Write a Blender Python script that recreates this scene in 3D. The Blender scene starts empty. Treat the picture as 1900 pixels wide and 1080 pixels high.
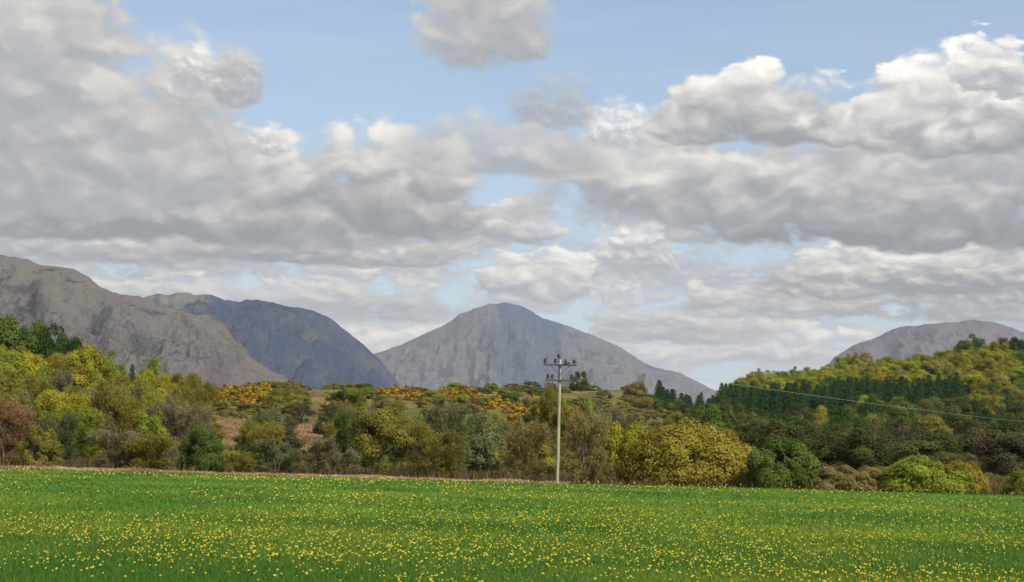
import bpy, math, random
import numpy as np
from mathutils import Vector, Matrix

scene = bpy.context.scene
COL = scene.collection
PI = math.pi
random.seed(7)

# ------------------------------------------------------------------ camera
F = 3545.0                       # focal length in photograph pixels (1900 wide)
PITCH = math.atan(305 / F)
ROLL = math.radians(1.5)
CAM = Vector((0, 0, 2.0))
cam_data = bpy.data.cameras.new('camera')
cam_data.sensor_width = 36.0
cam_data.lens = 36.0 * F / 1900.0
cam_data.clip_start = 0.5
cam_data.clip_end = 60000
cam = bpy.data.objects.new('camera', cam_data)
COL.objects.link(cam)
RM = Matrix.Rotation(PI / 2 + PITCH, 4, 'X') @ Matrix.Rotation(ROLL, 4, 'Z')
cam.matrix_world = Matrix.Translation(CAM) @ RM
scene.camera = cam
R3 = RM.to_3x3()


def ray(px, py):
    return (R3 @ Vector(((px - 950) / F, -(py - 540) / F, -1.0))).normalized()


def at(px, py, Y):
    """point at depth Y that the camera sees at photograph pixel (px, py)"""
    d = ray(px, py)
    return CAM + d * (Y / d.y)


def uv(px, py):
    """direction as azimuth / elevation, in units of 1/F rad"""
    d = ray(px, py)
    return math.atan2(d.x, d.y) * F, math.asin(d.z) * F


# ------------------------------------------------------------------ node helper
class NT:
    def __init__(self, tree):
        self.t = tree
        tree.nodes.clear()

    def node(self, typ, **kw):
        n = self.t.nodes.new(typ)
        for k, v in kw.items():
            setattr(n, k, v)
        return n

    def link(self, a, b):
        self.t.links.new(a, b)

    def setin(self, sock, v):
        if isinstance(v, S):
            self.link(v.s, sock)
        elif hasattr(v, 'is_output'):
            self.link(v, sock)
        else:
            sock.default_value = v

    def math(self, op, a, b=None, c=None, clamp=False):
        n = self.node('ShaderNodeMath', operation=op)
        n.use_clamp = clamp
        self.setin(n.inputs[0], a)
        if b is not None:
            self.setin(n.inputs[1], b)
        if c is not None:
            self.setin(n.inputs[2], c)
        return S(self, n.outputs[0])

    def smooth(self, x, lo, hi, a=0.0, b=1.0):
        n = self.node('ShaderNodeMapRange', interpolation_type='SMOOTHSTEP')
        self.setin(n.inputs[0], x)
        self.setin(n.inputs[1], lo)
        self.setin(n.inputs[2], hi)
        self.setin(n.inputs[3], a)
        self.setin(n.inputs[4], b)
        return S(self, n.outputs[0])

    def xyz(self, x, y, z):
        n = self.node('ShaderNodeCombineXYZ')
        for i, v in enumerate((x, y, z)):
            self.setin(n.inputs[i], v)
        return S(self, n.outputs[0])

    def sep(self, v):
        n = self.node('ShaderNodeSeparateXYZ')
        self.setin(n.inputs[0], v)
        return [S(self, o) for o in n.outputs]

    def noise(self, vec, scale=1.0, detail=6.0, rough=0.55, dist=0.0, lac=2.0, dims='3D', color=False):
        n = self.node('ShaderNodeTexNoise', noise_dimensions=dims)
        self.setin(n.inputs['Vector'], vec)
        n.inputs['Scale'].default_value = scale
        n.inputs['Detail'].default_value = detail
        n.inputs['Roughness'].default_value = rough
        n.inputs['Lacunarity'].default_value = lac
        n.inputs['Distortion'].default_value = dist
        return S(self, n.outputs['Color' if color else 'Fac'])

    def voronoi(self, vec, scale=1.0, detail=3.0, rough=0.5, smooth=0.6, dims='2D'):
        n = self.node('ShaderNodeTexVoronoi', voronoi_dimensions=dims, feature='SMOOTH_F1')
        self.setin(n.inputs['Vector'], vec)
        n.inputs['Scale'].default_value = scale
        n.inputs['Detail'].default_value = detail
        n.inputs['Roughness'].default_value = rough
        n.inputs['Smoothness'].default_value = smooth
        return S(self, n.outputs['Distance'])

    def mix(self, f, a, b):
        n = self.node('ShaderNodeMix', data_type='RGBA', clamp_factor=True)
        self.setin(n.inputs[0], f)
        for i, v in ((6, a), (7, b)):
            if isinstance(v, tuple):
                v = v if len(v) == 4 else v + (1.0,)
            self.setin(n.inputs[i], v)
        return S(self, n.outputs[2])

    def vscale(self, v, f):
        n = self.node('ShaderNodeVectorMath', operation='SCALE')
        self.setin(n.inputs[0], v)
        self.setin(n.inputs[3], f)
        return S(self, n.outputs[0])

    def vmul(self, v, f):
        n = self.node('ShaderNodeVectorMath', operation='MULTIPLY')
        self.setin(n.inputs[0], v)
        self.setin(n.inputs[1], f)
        return S(self, n.outputs[0])

    def vadd(self, v, f):
        n = self.node('ShaderNodeVectorMath', operation='ADD')
        self.setin(n.inputs[0], v)
        self.setin(n.inputs[1], f)
        return S(self, n.outputs[0])


class S:
    def __init__(self, nt, s):
        self.nt, self.s = nt, s

    def __add__(self, o): return self.nt.math('ADD', self, o)
    __radd__ = __add__
    def __sub__(self, o): return self.nt.math('SUBTRACT', self, o)
    def __rsub__(self, o): return self.nt.math('SUBTRACT', o, self)
    def __mul__(self, o): return self.nt.math('MULTIPLY', self, o)
    __rmul__ = __mul__
    def __truediv__(self, o): return self.nt.math('DIVIDE', self, o)


# ------------------------------------------------------------------ sun and sky
SUN_AZ, SUN_EL = math.radians(138), math.radians(43)
sun_dir = Vector((math.sin(SUN_AZ) * math.cos(SUN_EL), math.cos(SUN_AZ) * math.cos(SUN_EL), math.sin(SUN_EL)))
sd = bpy.data.lights.new('sun', 'SUN')
sd.energy = 4.8
sd.angle = math.radians(0.5)
sd.color = (1.0, 0.95, 0.86)
sun = bpy.data.objects.new('sun', sd)
COL.objects.link(sun)
sun.rotation_euler = sun_dir.to_track_quat('Z', 'Y').to_euler()
sun.location = (60, -60, 90)

world = bpy.data.worlds.new('World')
scene.world = world
world.use_nodes = True
W = NT(world.node_tree)
SKY_STRENGTH = 0.1


def build_sky():
    tc = W.node('ShaderNodeTexCoord')
    d = S(W, tc.outputs['Generated'])
    x, y, z = W.sep(d)
    U = W.math('ARCTAN2', x, y) * F
    V = W.math('ARCSINE', z) * F
    sky = W.node('ShaderNodeTexSky', sky_type='NISHITA')
    sky.sun_disc = False
    sky.sun_elevation = SUN_EL
    sky.sun_rotation = SUN_AZ
    sky.air_density = 1.0
    sky.dust_density = 1.2
    sky.ozone_density = 1.0
    K = 0.79 / SKY_STRENGTH

    def c(r, g, b):
        return (r * K, g * K, b * K)

    # three noise fields: big cumulus, smaller flatter cloud nearer the horizon, and small shreds
    fields = {}
    for key, sx, sy, det, lx, ly, seed in (('big', 1 / 210, 1 / 135, 8, .05, .16, 3.7), ('small', 1 / 125, 1 / 58, 7, .05, .17, 9.1),
                                           ('tiny', 1 / 62, 1 / 46, 6, .06, .18, 6.4)):
        p = W.xyz(U * sx, V * sy, seed)
        warp = W.noise(p, 1.1, 4, 0.55, color=True)
        pw = W.vadd(p, W.vscale(W.vadd(warp, (-0.5, -0.5, -0.5)), 0.7))

        def field(q):
            return W.noise(q, 1.0, det, 0.52) * 0.7 + (0.95 - W.voronoi(q, 2.0, 2, 0.5, 0.8)) * 0.3
        N = field(pw)
        N2 = field(W.vadd(pw, (lx, ly, 0)))
        soft = W.noise(p, 0.55, 3, 0.5)
        fields[key] = ((N - 0.5) * 2.0, (N - N2), (soft - 0.5) * 2.0)

    # clear air: the sky texture behind a thin high veil
    veil_p = W.xyz(U * (1 / 900), V * (1 / 110), 1.3)
    veil = W.smooth(W.noise(veil_p, 1.0, 5, 0.55, 0.6), 0.3, 0.75)
    low = W.smooth(V, 620, 60)
    colr = W.mix(veil * 0.42 + 0.12, sky.outputs[0], c(0.50, 0.60, 0.80))
    colr = W.mix(low * 0.6, colr, c(0.46, 0.58, 0.68))
    # a distant unbroken deck fills most of the sky low down
    Nd, RELd, SFTd = fields['small']
    deck = W.smooth(V, 440, 350) * W.smooth(Nd + SFTd * 0.9, -0.62, -0.18) * 0.95
    td = W.smooth(0.42 + RELd * 1.3 + Nd * 0.6 + fields['big'][2] * 0.7 + W.smooth(V, 260, 130) * 0.35, 0.05, 1.0)
    colr = W.mix(deck, colr, W.mix(td, c(0.40, 0.425, 0.465), c(0.66, 0.645, 0.61)))

    # cumulus: (x0, x1, top, base, noise field, amplitude, edge softness, top light, base light, opacity)
    clouds = [
        # distant bands low over the hills, farthest first
        (480, 1500, 590, 700, 'small', .4, .9, .66, .52, .8),
        (1250, 1660, 585, 680, 'small', .4, .8, .68, .50, .9),
        (-300, 560, 500, 580, 'small', .35, .8, .58, .40, .9),
        (230, 700, 495, 590, 'small', .4, .7, .62, .46, .9),
        (520, 900, 490, 600, 'small', .45, .7, .60, .42, .9),
        (1020, 1500, 555, 640, 'small', .45, .6, .56, .40, .9),
        (1180, 1800, 510, 590, 'small', .4, .6, .60, .41, .95),
        (1480, 2300, 500, 600, 'small', .4, .6, .58, .36, .95),
        (850, 1130, 440, 560, 'small', .42, .5, .74, .45, .97),
        (1090, 1200, 490, 575, 'tiny', .22, 1.0, .76, .52, .75),
        (-300, 560, 402, 490, 'small', .35, .6, .60, .39, .95),
        (260, 900, 425, 492, 'small', .4, .6, .48, .33, .95),
        (645, 765, 428, 482, 'tiny', .25, .9, .78, .56, .8),
        (1090, 1275, 388, 520, 'tiny', .22, 1.0, .74, .48, .95),
        (1320, 2300, 430, 560, 'small', .42, .5, .68, .315, .98),
        (810, 1060, 366, 460, 'small', .42, .5, .70, .44, .95),
        (540, 980, 355, 445, 'small', .42, .5, .70, .43, .95),
        # the main banks
        (-400, 760, 300, 450, 'big', .35, .6, .50, .31, 1),
        (-400, 480, 180, 400, 'big', .35, .7, .56, .40, 1),
        (170, 1000, 205, 450, 'big', .38, .5, .72, .315, 1),
        (1190, 2300, 310, 472, 'big', .35, .5, .56, .30, 1),
        (880, 2200, 185, 440, 'big', .38, .5, .72, .37, 1),
        (690, 1180, 200, 330, 'big', .35, .8, .52, .42, .8),
        (1070, 1225, 172, 280, 'tiny', .2, 1.0, .84, .52, .85),
        (930, 1130, 125, 240, 'tiny', .28, 1.1, .46, .42, .75),
        (1560, 2200, 235, 345, 'big', .4, .5, .66, .42, .95),
        (390, 560, 214, 290, 'tiny', .3, .8, .82, .50, .85),
        (1180, 1640, 92, 282, 'big', .42, .4, .84, .37, 1),
        (1450, 2400, 66, 292, 'big', .42, .4, .88, .375, 1),
        (1750, 1915, 36, 190, 'small', .42, .45, .86, .50, .95),
        (-700, 492, 40, 400, 'big', .30, .5, .54, .42, 1),
        (-700, 350, -260, 240, 'big', .32, .45, .60, .46, 1),
        (120, 500, 30, 380, 'big', .34, .7, .58, .43, 1),
        (385, 500, 74, 200, 'tiny', .14, .8, .52, .43, .85),
        (305, 415, 66, 180, 'tiny', .22, .9, .84, .50, .85),
        (745, 1085, -150, 142, 'big', .45, .7, .60, .43, .97),
    ]
    for (x0, x1, top, base, fk, amp, soft, lt, lb, op) in clouds:
        N, REL, SFT = fields[fk]
        cx = (x0 + x1) / 2
        uc, vt = uv(cx, top)
        _, vb = uv(cx, base)
        rx = (x1 - x0) / 2
        u = (U - uc) * (1.0 / rx)
        v = (V - vb) * (1.0 / (vt - vb))
        # flat below, heaped above
        vv = W.math('MAXIMUM', v - 0.25, 0.0) * 1.3 + W.math('MINIMUM', v - 0.25, 0.0) * 3.2
        dd = 1.0 - W.math('POWER', W.math('ABSOLUTE', u), 3.0) - vv * vv + N * (amp * 3.2) + SFT * (amp * 0.9)
        alpha = W.smooth(dd, 0.0, soft * 0.8, 0, op)
        t = v * 0.95 - 0.12 + REL * 1.3 + N * 0.55 + SFT * 0.45 + W.smooth(dd, 1.1, 0.1) * 0.12
        t = W.smooth(t, -0.26, 1.05)
        cb = c(lb * 0.80, lb * 0.835, lb * 0.905)
        ct = c(lt * 1.28, lt * 1.225, lt * 1.125)
        colr = W.mix(alpha, colr, W.mix(t, cb, ct))

    # the same broken cloud goes on all round, outside the part of the sky in view
    zz = W.math('MAXIMUM', z, 0.03)
    q = W.xyz(x / zz * 0.55, y / zz * 0.55, 5.5)
    g = W.noise(q, 1.0, 6, 0.55, 0.3)
    ga = W.smooth(g, 0.43, 0.56)
    gcol = W.mix(W.smooth(g, 0.48, 0.72), c(0.72, 0.71, 0.69), c(0.43, 0.44, 0.46))
    away = W.math('MAXIMUM', W.smooth(W.math('ABSOLUTE', U), 1010, 1250), W.smooth(V, 900, 1120))
    colr = W.mix(ga * away, colr, gcol)

    bg = W.node('ShaderNodeBackground')
    W.setin(bg.inputs['Color'], colr)
    bg.inputs['Strength'].default_value = SKY_STRENGTH
    out = W.node('ShaderNodeOutputWorld')
    W.link(bg.outputs[0], out.inputs['Surface'])


build_sky()
world.cycles.sampling_method = 'MANUAL'
world.cycles.sample_map_resolution = 512

vs = scene.view_settings
vs.view_transform = 'Standard'
vs.look = 'None'
vs.exposure = 0.4
vs.gamma = 1.0
vs.use_curve_mapping = False
scene.render.engine = 'CYCLES'
scene.cycles.max_bounces = 5
scene.cycles.diffuse_bounces = 2
scene.cycles.glossy_bounces = 1
scene.cycles.transmission_bounces = 2
scene.cycles.volume_bounces = 0
scene.cycles.transparent_max_bounces = 8
scene.cycles.use_denoising = True
scene.cycles.sample_clamp_indirect = 4.0


# ------------------------------------------------------------------ object helpers
def tag(o, label=None, cat=None, group=None, kind=None):
    if label: o['label'] = label
    if cat: o['category'] = cat
    if group: o['group'] = group
    if kind: o['kind'] = kind
    return o


def mesh_np(name, verts, faces, smooth=False, attrs=None):
    """faces: (n,3) or (n,4) int array, or list of such arrays"""
    me = bpy.data.meshes.new(name)
    if not isinstance(faces, list):
        faces = [faces]
    faces = [np.asarray(f, dtype=np.int32) for f in faces if len(f)]
    verts = np.asarray(verts, dtype=np.float32)
    me.vertices.add(len(verts))
    me.vertices.foreach_set('co', verts.ravel())
    loops = np.concatenate([f.ravel() for f in faces])
    starts, tot = [], 0
    for f in faces:
        k = f.shape[1]
        starts.append(tot + np.arange(len(f), dtype=np.int32) * k)
        tot += f.size
    starts = np.concatenate(starts).astype(np.int32)
    me.loops.add(len(loops))
    me.loops.foreach_set('vertex_index', loops)
    me.polygons.add(len(starts))
    me.polygons.foreach_set('loop_start', starts)
    me.polygons.foreach_set('use_smooth', np.full(len(starts), smooth, dtype=bool))
    if attrs:
        for k, vals in attrs.items():
            a = me.attributes.new(k, 'FLOAT', 'POINT')
            a.data.foreach_set('value', np.asarray(vals, dtype=np.float32))
    me.update(calc_edges=True)
    me.validate()
    return me


def link(name, me, mat=None, parent=None):
    o = bpy.data.objects.new(name, me)
    COL.objects.link(o)
    if mat is not None:
        if len(me.materials) == 0:
            me.materials.append(mat)
        else:
            o.material_slots[0].link = 'OBJECT'
            o.material_slots[0].material = mat
    if parent is not None:
        o.parent = parent
    return o


def empty(name, loc=(0, 0, 0)):
    o = bpy.data.objects.new(name, None)
    COL.objects.link(o)
    o.location = loc
    o.empty_display_size = 0.5
    return o


def material(name):
    m = bpy.data.materials.new(name)
    m.use_nodes = True
    return m, NT(m.node_tree)


def finish(nt, color, rough=0.9, spec=0.1, bump=None, bump_strength=0.3, bump_dist=0.1, trans=0.0):
    b = nt.node('ShaderNodeBsdfPrincipled')
    nt.setin(b.inputs['Base Color'], color if isinstance(color, S) else tuple(color) + (1.0,))
    b.inputs['Roughness'].default_value = rough
    b.inputs['Specular IOR Level'].default_value = spec
    if bump is not None:
        bn = nt.node('ShaderNodeBump')
        bn.inputs['Strength'].default_value = bump_strength
        bn.inputs['Distance'].default_value = bump_dist
        nt.setin(bn.inputs['Height'], bump)
        nt.link(bn.outputs[0], b.inputs['Normal'])
    out = nt.node('ShaderNodeOutputMaterial')
    if trans:
        t = nt.node('ShaderNodeBsdfTranslucent')
        nt.setin(t.inputs['Color'], color if isinstance(color, S) else tuple(color) + (1.0,))
        mx = nt.node('ShaderNodeMixShader')
        mx.inputs[0].default_value = trans
        nt.link(b.outputs[0], mx.inputs[1])
        nt.link(t.outputs[0], mx.inputs[2])
        nt.link(mx.outputs[0], out.inputs['Surface'])
    else:
        nt.link(b.outputs[0], out.inputs['Surface'])


def attr(nt, name):
    n = nt.node('ShaderNodeAttribute', attribute_name=name)
    return S(nt, n.outputs['Fac'])


def position(nt):
    return S(nt, nt.node('ShaderNodeNewGeometry').outputs['Position'])


# ------------------------------------------------------------------ numpy noise
def _hash(ix, iy, seed):
    h = (ix.astype(np.int64) * 374761393 + iy.astype(np.int64) * 668265263 + seed * 1442695041) & 0xFFFFFFFF
    h = ((h ^ (h >> 13)) * 1274126177) & 0xFFFFFFFF
    h = (h ^ (h >> 16)) & 0xFFFF
    return h / 65535.0


def vnoise(x, y, seed=0):
    ix, iy = np.floor(x), np.floor(y)
    fx, fy = x - ix, y - iy
    ix, iy = ix.astype(np.int64), iy.astype(np.int64)
    fx = fx * fx * fx * (fx * (fx * 6 - 15) + 10)
    fy = fy * fy * fy * (fy * (fy * 6 - 15) + 10)
    a, b = _hash(ix, iy, seed), _hash(ix + 1, iy, seed)
    c_, d_ = _hash(ix, iy + 1, seed), _hash(ix + 1, iy + 1, seed)
    return (a * (1 - fx) + b * fx) * (1 - fy) + (c_ * (1 - fx) + d_ * fx) * fy


def fbm(x, y, octv=5, seed=0, gain=0.5, ridged=False):
    s, amp, tot, f = 0, 1.0, 0, 1.0
    for i in range(octv):
        n = vnoise(x * f + 17.3 * i, y * f - 9.1 * i, seed + i)
        if ridged:
            n = 1 - np.abs(2 * n - 1)
        s = s + n * amp
        tot += amp
        amp *= gain
        f *= 2.03
    return s / tot


# ------------------------------------------------------------------ terrain
FIELD_END = 143.0
TC = np.array([-900, -300, 0, 250, 500, 700, 950, 1150, 1300, 1400, 1650, 1900, 2200, 2900], float)
TR = [
    (143, [0, 0, 0, 0, 0, 0, 0, 0, 0, 0, 0, 0, 0, 0]),
    (165, [0.4, .4, .4, .2, 0, 0, 0, 0, 0, 0, 0, 0, 0, 0]),
    (200, [3, 3, 2.5, 1.5, .6, .3, .2, .1, 0, 0, 0, 0, 0, 0]),
    (250, [8, 8, 7, 4, 1.6, 1.0, .6, .5, .5, .5, .5, .5, .5, .5]),
    (300, [12, 12, 10, 6.5, 3.2, 2.5, 1.8, 1.2, 1, 1, 1, 1, 1, 1]),
    (350, [14, 14, 11.5, 8, 5.6, 5.0, 4, 3, 2, 2, 2.5, 2.5, 2.5, 2.5]),
    (400, [14, 14, 12, 9.5, 8, 8, 7.5, 6, 3.5, 3, 4.5, 5, 5, 5]),
    (450, [13, 13, 12, 11.5, 12, 12.4, 12.5, 11, 7, 5.5, 7, 8, 8, 8]),
    (520, [12, 12, 13, 15, 18, 18.2, 18.2, 17.5, 11.5, 10, 11, 12, 12, 12]),
    (600, [11, 11, 13, 16, 21, 21, 22.6, 23.6, 15, 15, 16, 18, 19, 19]),
    (700, [10, 10, 12, 14, 18, 19, 22, 25, 16, 20, 22, 27, 30, 30]),
    (780, [8, 8, 10, 12, 14, 14, 16, 19, 18, 28, 33, 40, 44, 44]),
    (860, [6, 6, 8, 9, 11, 11, 13, 15, 16, 34, 43, 50, 54, 54]),
    (950, [4, 4, 5, 6, 7, 8, 10, 12, 14, 30, 40, 47, 50, 50]),
    (1300, [2, 2, 2, 2, 3, 3, 4, 6, 8, 12, 15, 20, 22, 22]),
    (2500, [2] * 14),
    (20000, [2] * 14),
]
TY = np.array([r[0] for r in TR], float)
TZ = np.array([r[1] for r in TR], float)


def smooth_interp_cols(px):
    """index + smoothed weight along the columns"""
    px = np.clip(px, TC[0], TC[-1])
    i = np.clip(np.searchsorted(TC, px, side='right') - 1, 0, len(TC) - 2)
    t = (px - TC[i]) / (TC[i + 1] - TC[i])
    return i, t * t * (3 - 2 * t)


def height(x, y):
    x = np.asarray(x, float)
    y = np.asarray(y, float)
    r = np.maximum(y, 1.0)
    px = 950 + x / r * F
    i, t = smooth_interp_cols(px)
    yy = np.clip(y, TY[0], TY[-1])
    j = np.clip(np.searchsorted(TY, yy, side='right') - 1, 0, len(TY) - 2)
    s = (yy - TY[j]) / (TY[j + 1] - TY[j])
    za = TZ[j, i] * (1 - t) + TZ[j, i + 1] * t
    zb = TZ[j + 1, i] * (1 - t) + TZ[j + 1, i + 1] * t
    z = za * (1 - s) + zb * s
    far = np.clip((y - 150) / 120, 0, 1)
    z = z + far * ((fbm(x / 40, y / 40, 4, 11) - 0.5) * 2.2 + (fbm(x / 9, y / 9, 2, 5) - .5) * 0.5)
    z = z + (fbm(x / 26, y / 26, 3, 3) - 0.5) * 0.30 * np.clip(y / 20, 0.0, 1)
    return z


def hz(x, y):
    return float(height(np.array([x]), np.array([y]))[0])


def grid_faces(nu, nv):
    i = np.arange(nu - 1)[:, None] * nv + np.arange(nv - 1)[None, :]
    i = i.ravel()
    return np.stack([i, i + nv, i + nv + 1, i + 1], 1)


def build_ground():
    # one sheet from behind the camera out past the mountains
    ts = np.concatenate([np.linspace(-1.6, -.36, 14), np.linspace(-.34, .34, 240), np.linspace(.36, 1.6, 14)])
    ys = np.concatenate([np.linspace(-400, 0, 5), np.linspace(20, 142, 30), np.linspace(144, 300, 70),
                         np.linspace(303, 960, 150), np.geomspace(980, 24000, 40)])
    Tg, Yg = np.meshgrid(ts, ys, indexing='ij')
    Xg = Tg * (np.abs(Yg) + 60)
    Zg = height(Xg, Yg)
    me = mesh_np('ground', np.stack([Xg, Yg, Zg], -1).reshape(-1, 3), grid_faces(len(ts), len(ys)), True)
    m, nt = material('hill_grassland')
    p = position(nt)
    a = nt.noise(p, 0.02, 5, 0.6)
    b = nt.noise(p, 0.11, 5, 0.6)
    c1 = nt.mix(nt.smooth(a, 0.42, 0.58), (0.085, 0.105, 0.022), (0.19, 0.125, 0.055))
    c2 = nt.mix(nt.smooth(b, 0.45, 0.62), c1, (0.075, 0.07, 0.028))
    c3 = nt.mix(nt.smooth(nt.noise(p, 0.6, 4, 0.6), 0.5, 0.7) * 0.5, c2, (0.05, 0.05, 0.02))
    finish(nt, c3, 0.95, 0.05, bump=nt.noise(p, 0.9, 6, 0.65), bump_strength=0.7, bump_dist=0.5)
    o = link('ground', me, m)
    tag(o, 'rough grassy ground rolling from the meadow up to the wooded hills', kind='structure')

    # the meadow sheet
    ts = np.linspace(-.62, .62, 90)
    ys = np.linspace(1, FIELD_END, 120)
    Tg, Yg = np.meshgrid(ts, ys, indexing='ij')
    Xg = Tg * (Yg + 40)
    Zg = height(Xg, Yg) + 0.03
    me = mesh_np('meadow', np.stack([Xg, Yg, Zg], -1).reshape(-1, 3), grid_faces(len(ts), len(ys)), True)
    m, nt = material('meadow_turf')
    p = position(nt)
    a = nt.noise(p, 0.10, 5, 0.6)
    b = nt.noise(p, 3.0, 5, 0.65)
    c1 = nt.mix(nt.smooth(a, 0.35, 0.65), (0.040, 0.125, 0.014), (0.100, 0.180, 0.016))
    c2 = nt.mix(nt.smooth(b, 0.4, 0.7) * 0.6, c1, (0.03, 0.075, 0.012))
    finish(nt, c2, 0.9, 0.05, bump=b, bump_strength=0.6, bump_dist=0.1)
    o = link('meadow', me, m)
    tag(o, 'green meadow turf under the grass and dandelions', kind='structure')


build_ground()


# ------------------------------------------------------------------ mountains
def build_mountain(name, label, prof, D, depth_front, depth_back, mat, seed, rough=1.0, skew=0.0):
    """heightfield round a crest whose points are (azimuth px, skyline px) at distance D"""
    pts = [at(px, py, D) for px, py in prof]
    xs = np.array([p.x for p in pts])
    zs = np.array([p.z for p in pts])
    nx, nf, nb = 460, 120, 30
    gx = np.linspace(xs[0], xs[-1], nx)
    crest = np.interp(gx, xs, zs)
    k = np.hanning(7); k /= k.sum()
    crest = np.convolve(np.pad(crest, 3, mode='edge'), k, mode='valid')
    crest = crest + (fbm(gx / 160, gx * 0 + seed, 5, seed) - .5) * 34 * rough + (fbm(gx / 48, gx * 0 + seed, 4, seed + 9, .6) - .5) * 26 * rough
    tf = np.linspace(1, 0, nf) ** 1.0
    tb = np.linspace(0, 1, nb + 1)[1:]
    t = np.concatenate([-tf, tb])            # -1 foot at the front, 0 crest, 1 foot behind
    GX, T = np.meshgrid(gx, t, indexing='ij')
    C = np.broadcast_to(crest[:, None], GX.shape)
    yoff = np.where(T < 0, T * depth_front, T * depth_back)
    wob = (fbm(GX / 900, GX * 0 + 4.2, 3, seed + 5) - .5) * depth_front * 0.25
    Yw = D + yoff + wob * (1 - np.abs(T))
    a = np.abs(T)
    shape = np.where(T < 0, (1 - a) ** 1.18 * (1 - 0.1 * np.sin(a * PI)), (1 - a) ** 1.1)
    H = (C + 40) * shape - 40
    # gullies and ribs run down the slope, crags lie across it
    body = np.sin(np.clip(a, 0, 1) * PI) ** 0.8
    gx_s = GX + yoff * skew
    rib = fbm(gx_s / 230, yoff / 650, 5, seed + 20, 0.55, True) - 0.5
    crag = fbm(GX / 240, yoff / 240 + H / 200, 6, seed + 40, 0.55) - 0.5
    fine = fbm(GX / 70, yoff / 70 + H / 60, 4, seed + 60, 0.6, True) - 0.5
    H = H + body * (rib * 400 + crag * 330 + fine * 110) * rough * np.clip(C / 500, 0.25, 1.2)
    me = mesh_np(name, np.stack([GX, Yw, H], -1).reshape(-1, 3), grid_faces(nx, len(t))[:, ::-1], True)
    o = link(name, me, mat)
    tag(o, label, kind='structure')
    return o


def rock_mat(name, grass, scree, rock, dark, bias=0.5, sc=1.0, streak=0.0, zone=None):
    m, nt = material(name)
    p = position(nt)
    px_, py_, pz_ = nt.sep(p)
    n1 = nt.noise(p, 0.0022 * sc, 7, 0.6, 0.4)
    flow = nt.xyz(px_ * 0.008 * sc + pz_ * streak, py_ * 0.0014, pz_ * 0.0045)
    n2 = nt.noise(flow, 1.0, 6, 0.6, 0.8)
    n3 = nt.noise(p, 0.012 * sc, 6, 0.65)
    nz = nt.sep(S(nt, nt.node('ShaderNodeNewGeometry').outputs['Normal']))[2]
    c1 = nt.mix(nt.smooth(n1, bias - .12, bias + .12), grass, scree)
    c1 = nt.mix(nt.smooth(n2, 0.50, 0.66) * 0.4, c1, rock)
    if zone:
        # a tract of different ground on this mountain: bare gullied rock, or a grassy shoulder
        (a0, a1, ya), (b0, b1, yb), zc = zone
        xa0, xa1, xb0, xb1 = [(q - 950) / F * w for q, w in ((a0, ya), (a1, ya), (b0, yb), (b1, yb))]
        xx = px_ + (n1 - 0.5) * 420 + (n2 - 0.5) * 160
        mask = nt.smooth(xx, xa0, xa1) * nt.smooth(xx, xb1, xb0)
        c1 = nt.mix(mask * nt.smooth(n2, 0.36, 0.56, 0.35, 0.95), c1, zc)
    steep = nt.smooth(nz + (n3 - 0.5) * 0.9, 0.78, 0.52)
    c1 = nt.mix(steep * 0.6, c1, rock)
    n4 = nt.noise(nt.vmul(p, (1, .35, 1.9)), 0.006 * sc, 6, 0.66, 0.8)
    c1 = nt.mix(nt.smooth(n4, 0.55, 0.64) * 0.85, c1, dark)
    c1 = nt.mix(nt.smooth(n3, 0.58, 0.70) * 0.6, c1, dark)
    finish(nt, c1, 0.95, 0.05, bump=n3, bump_strength=1.0, bump_dist=45)
    return m


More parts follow.
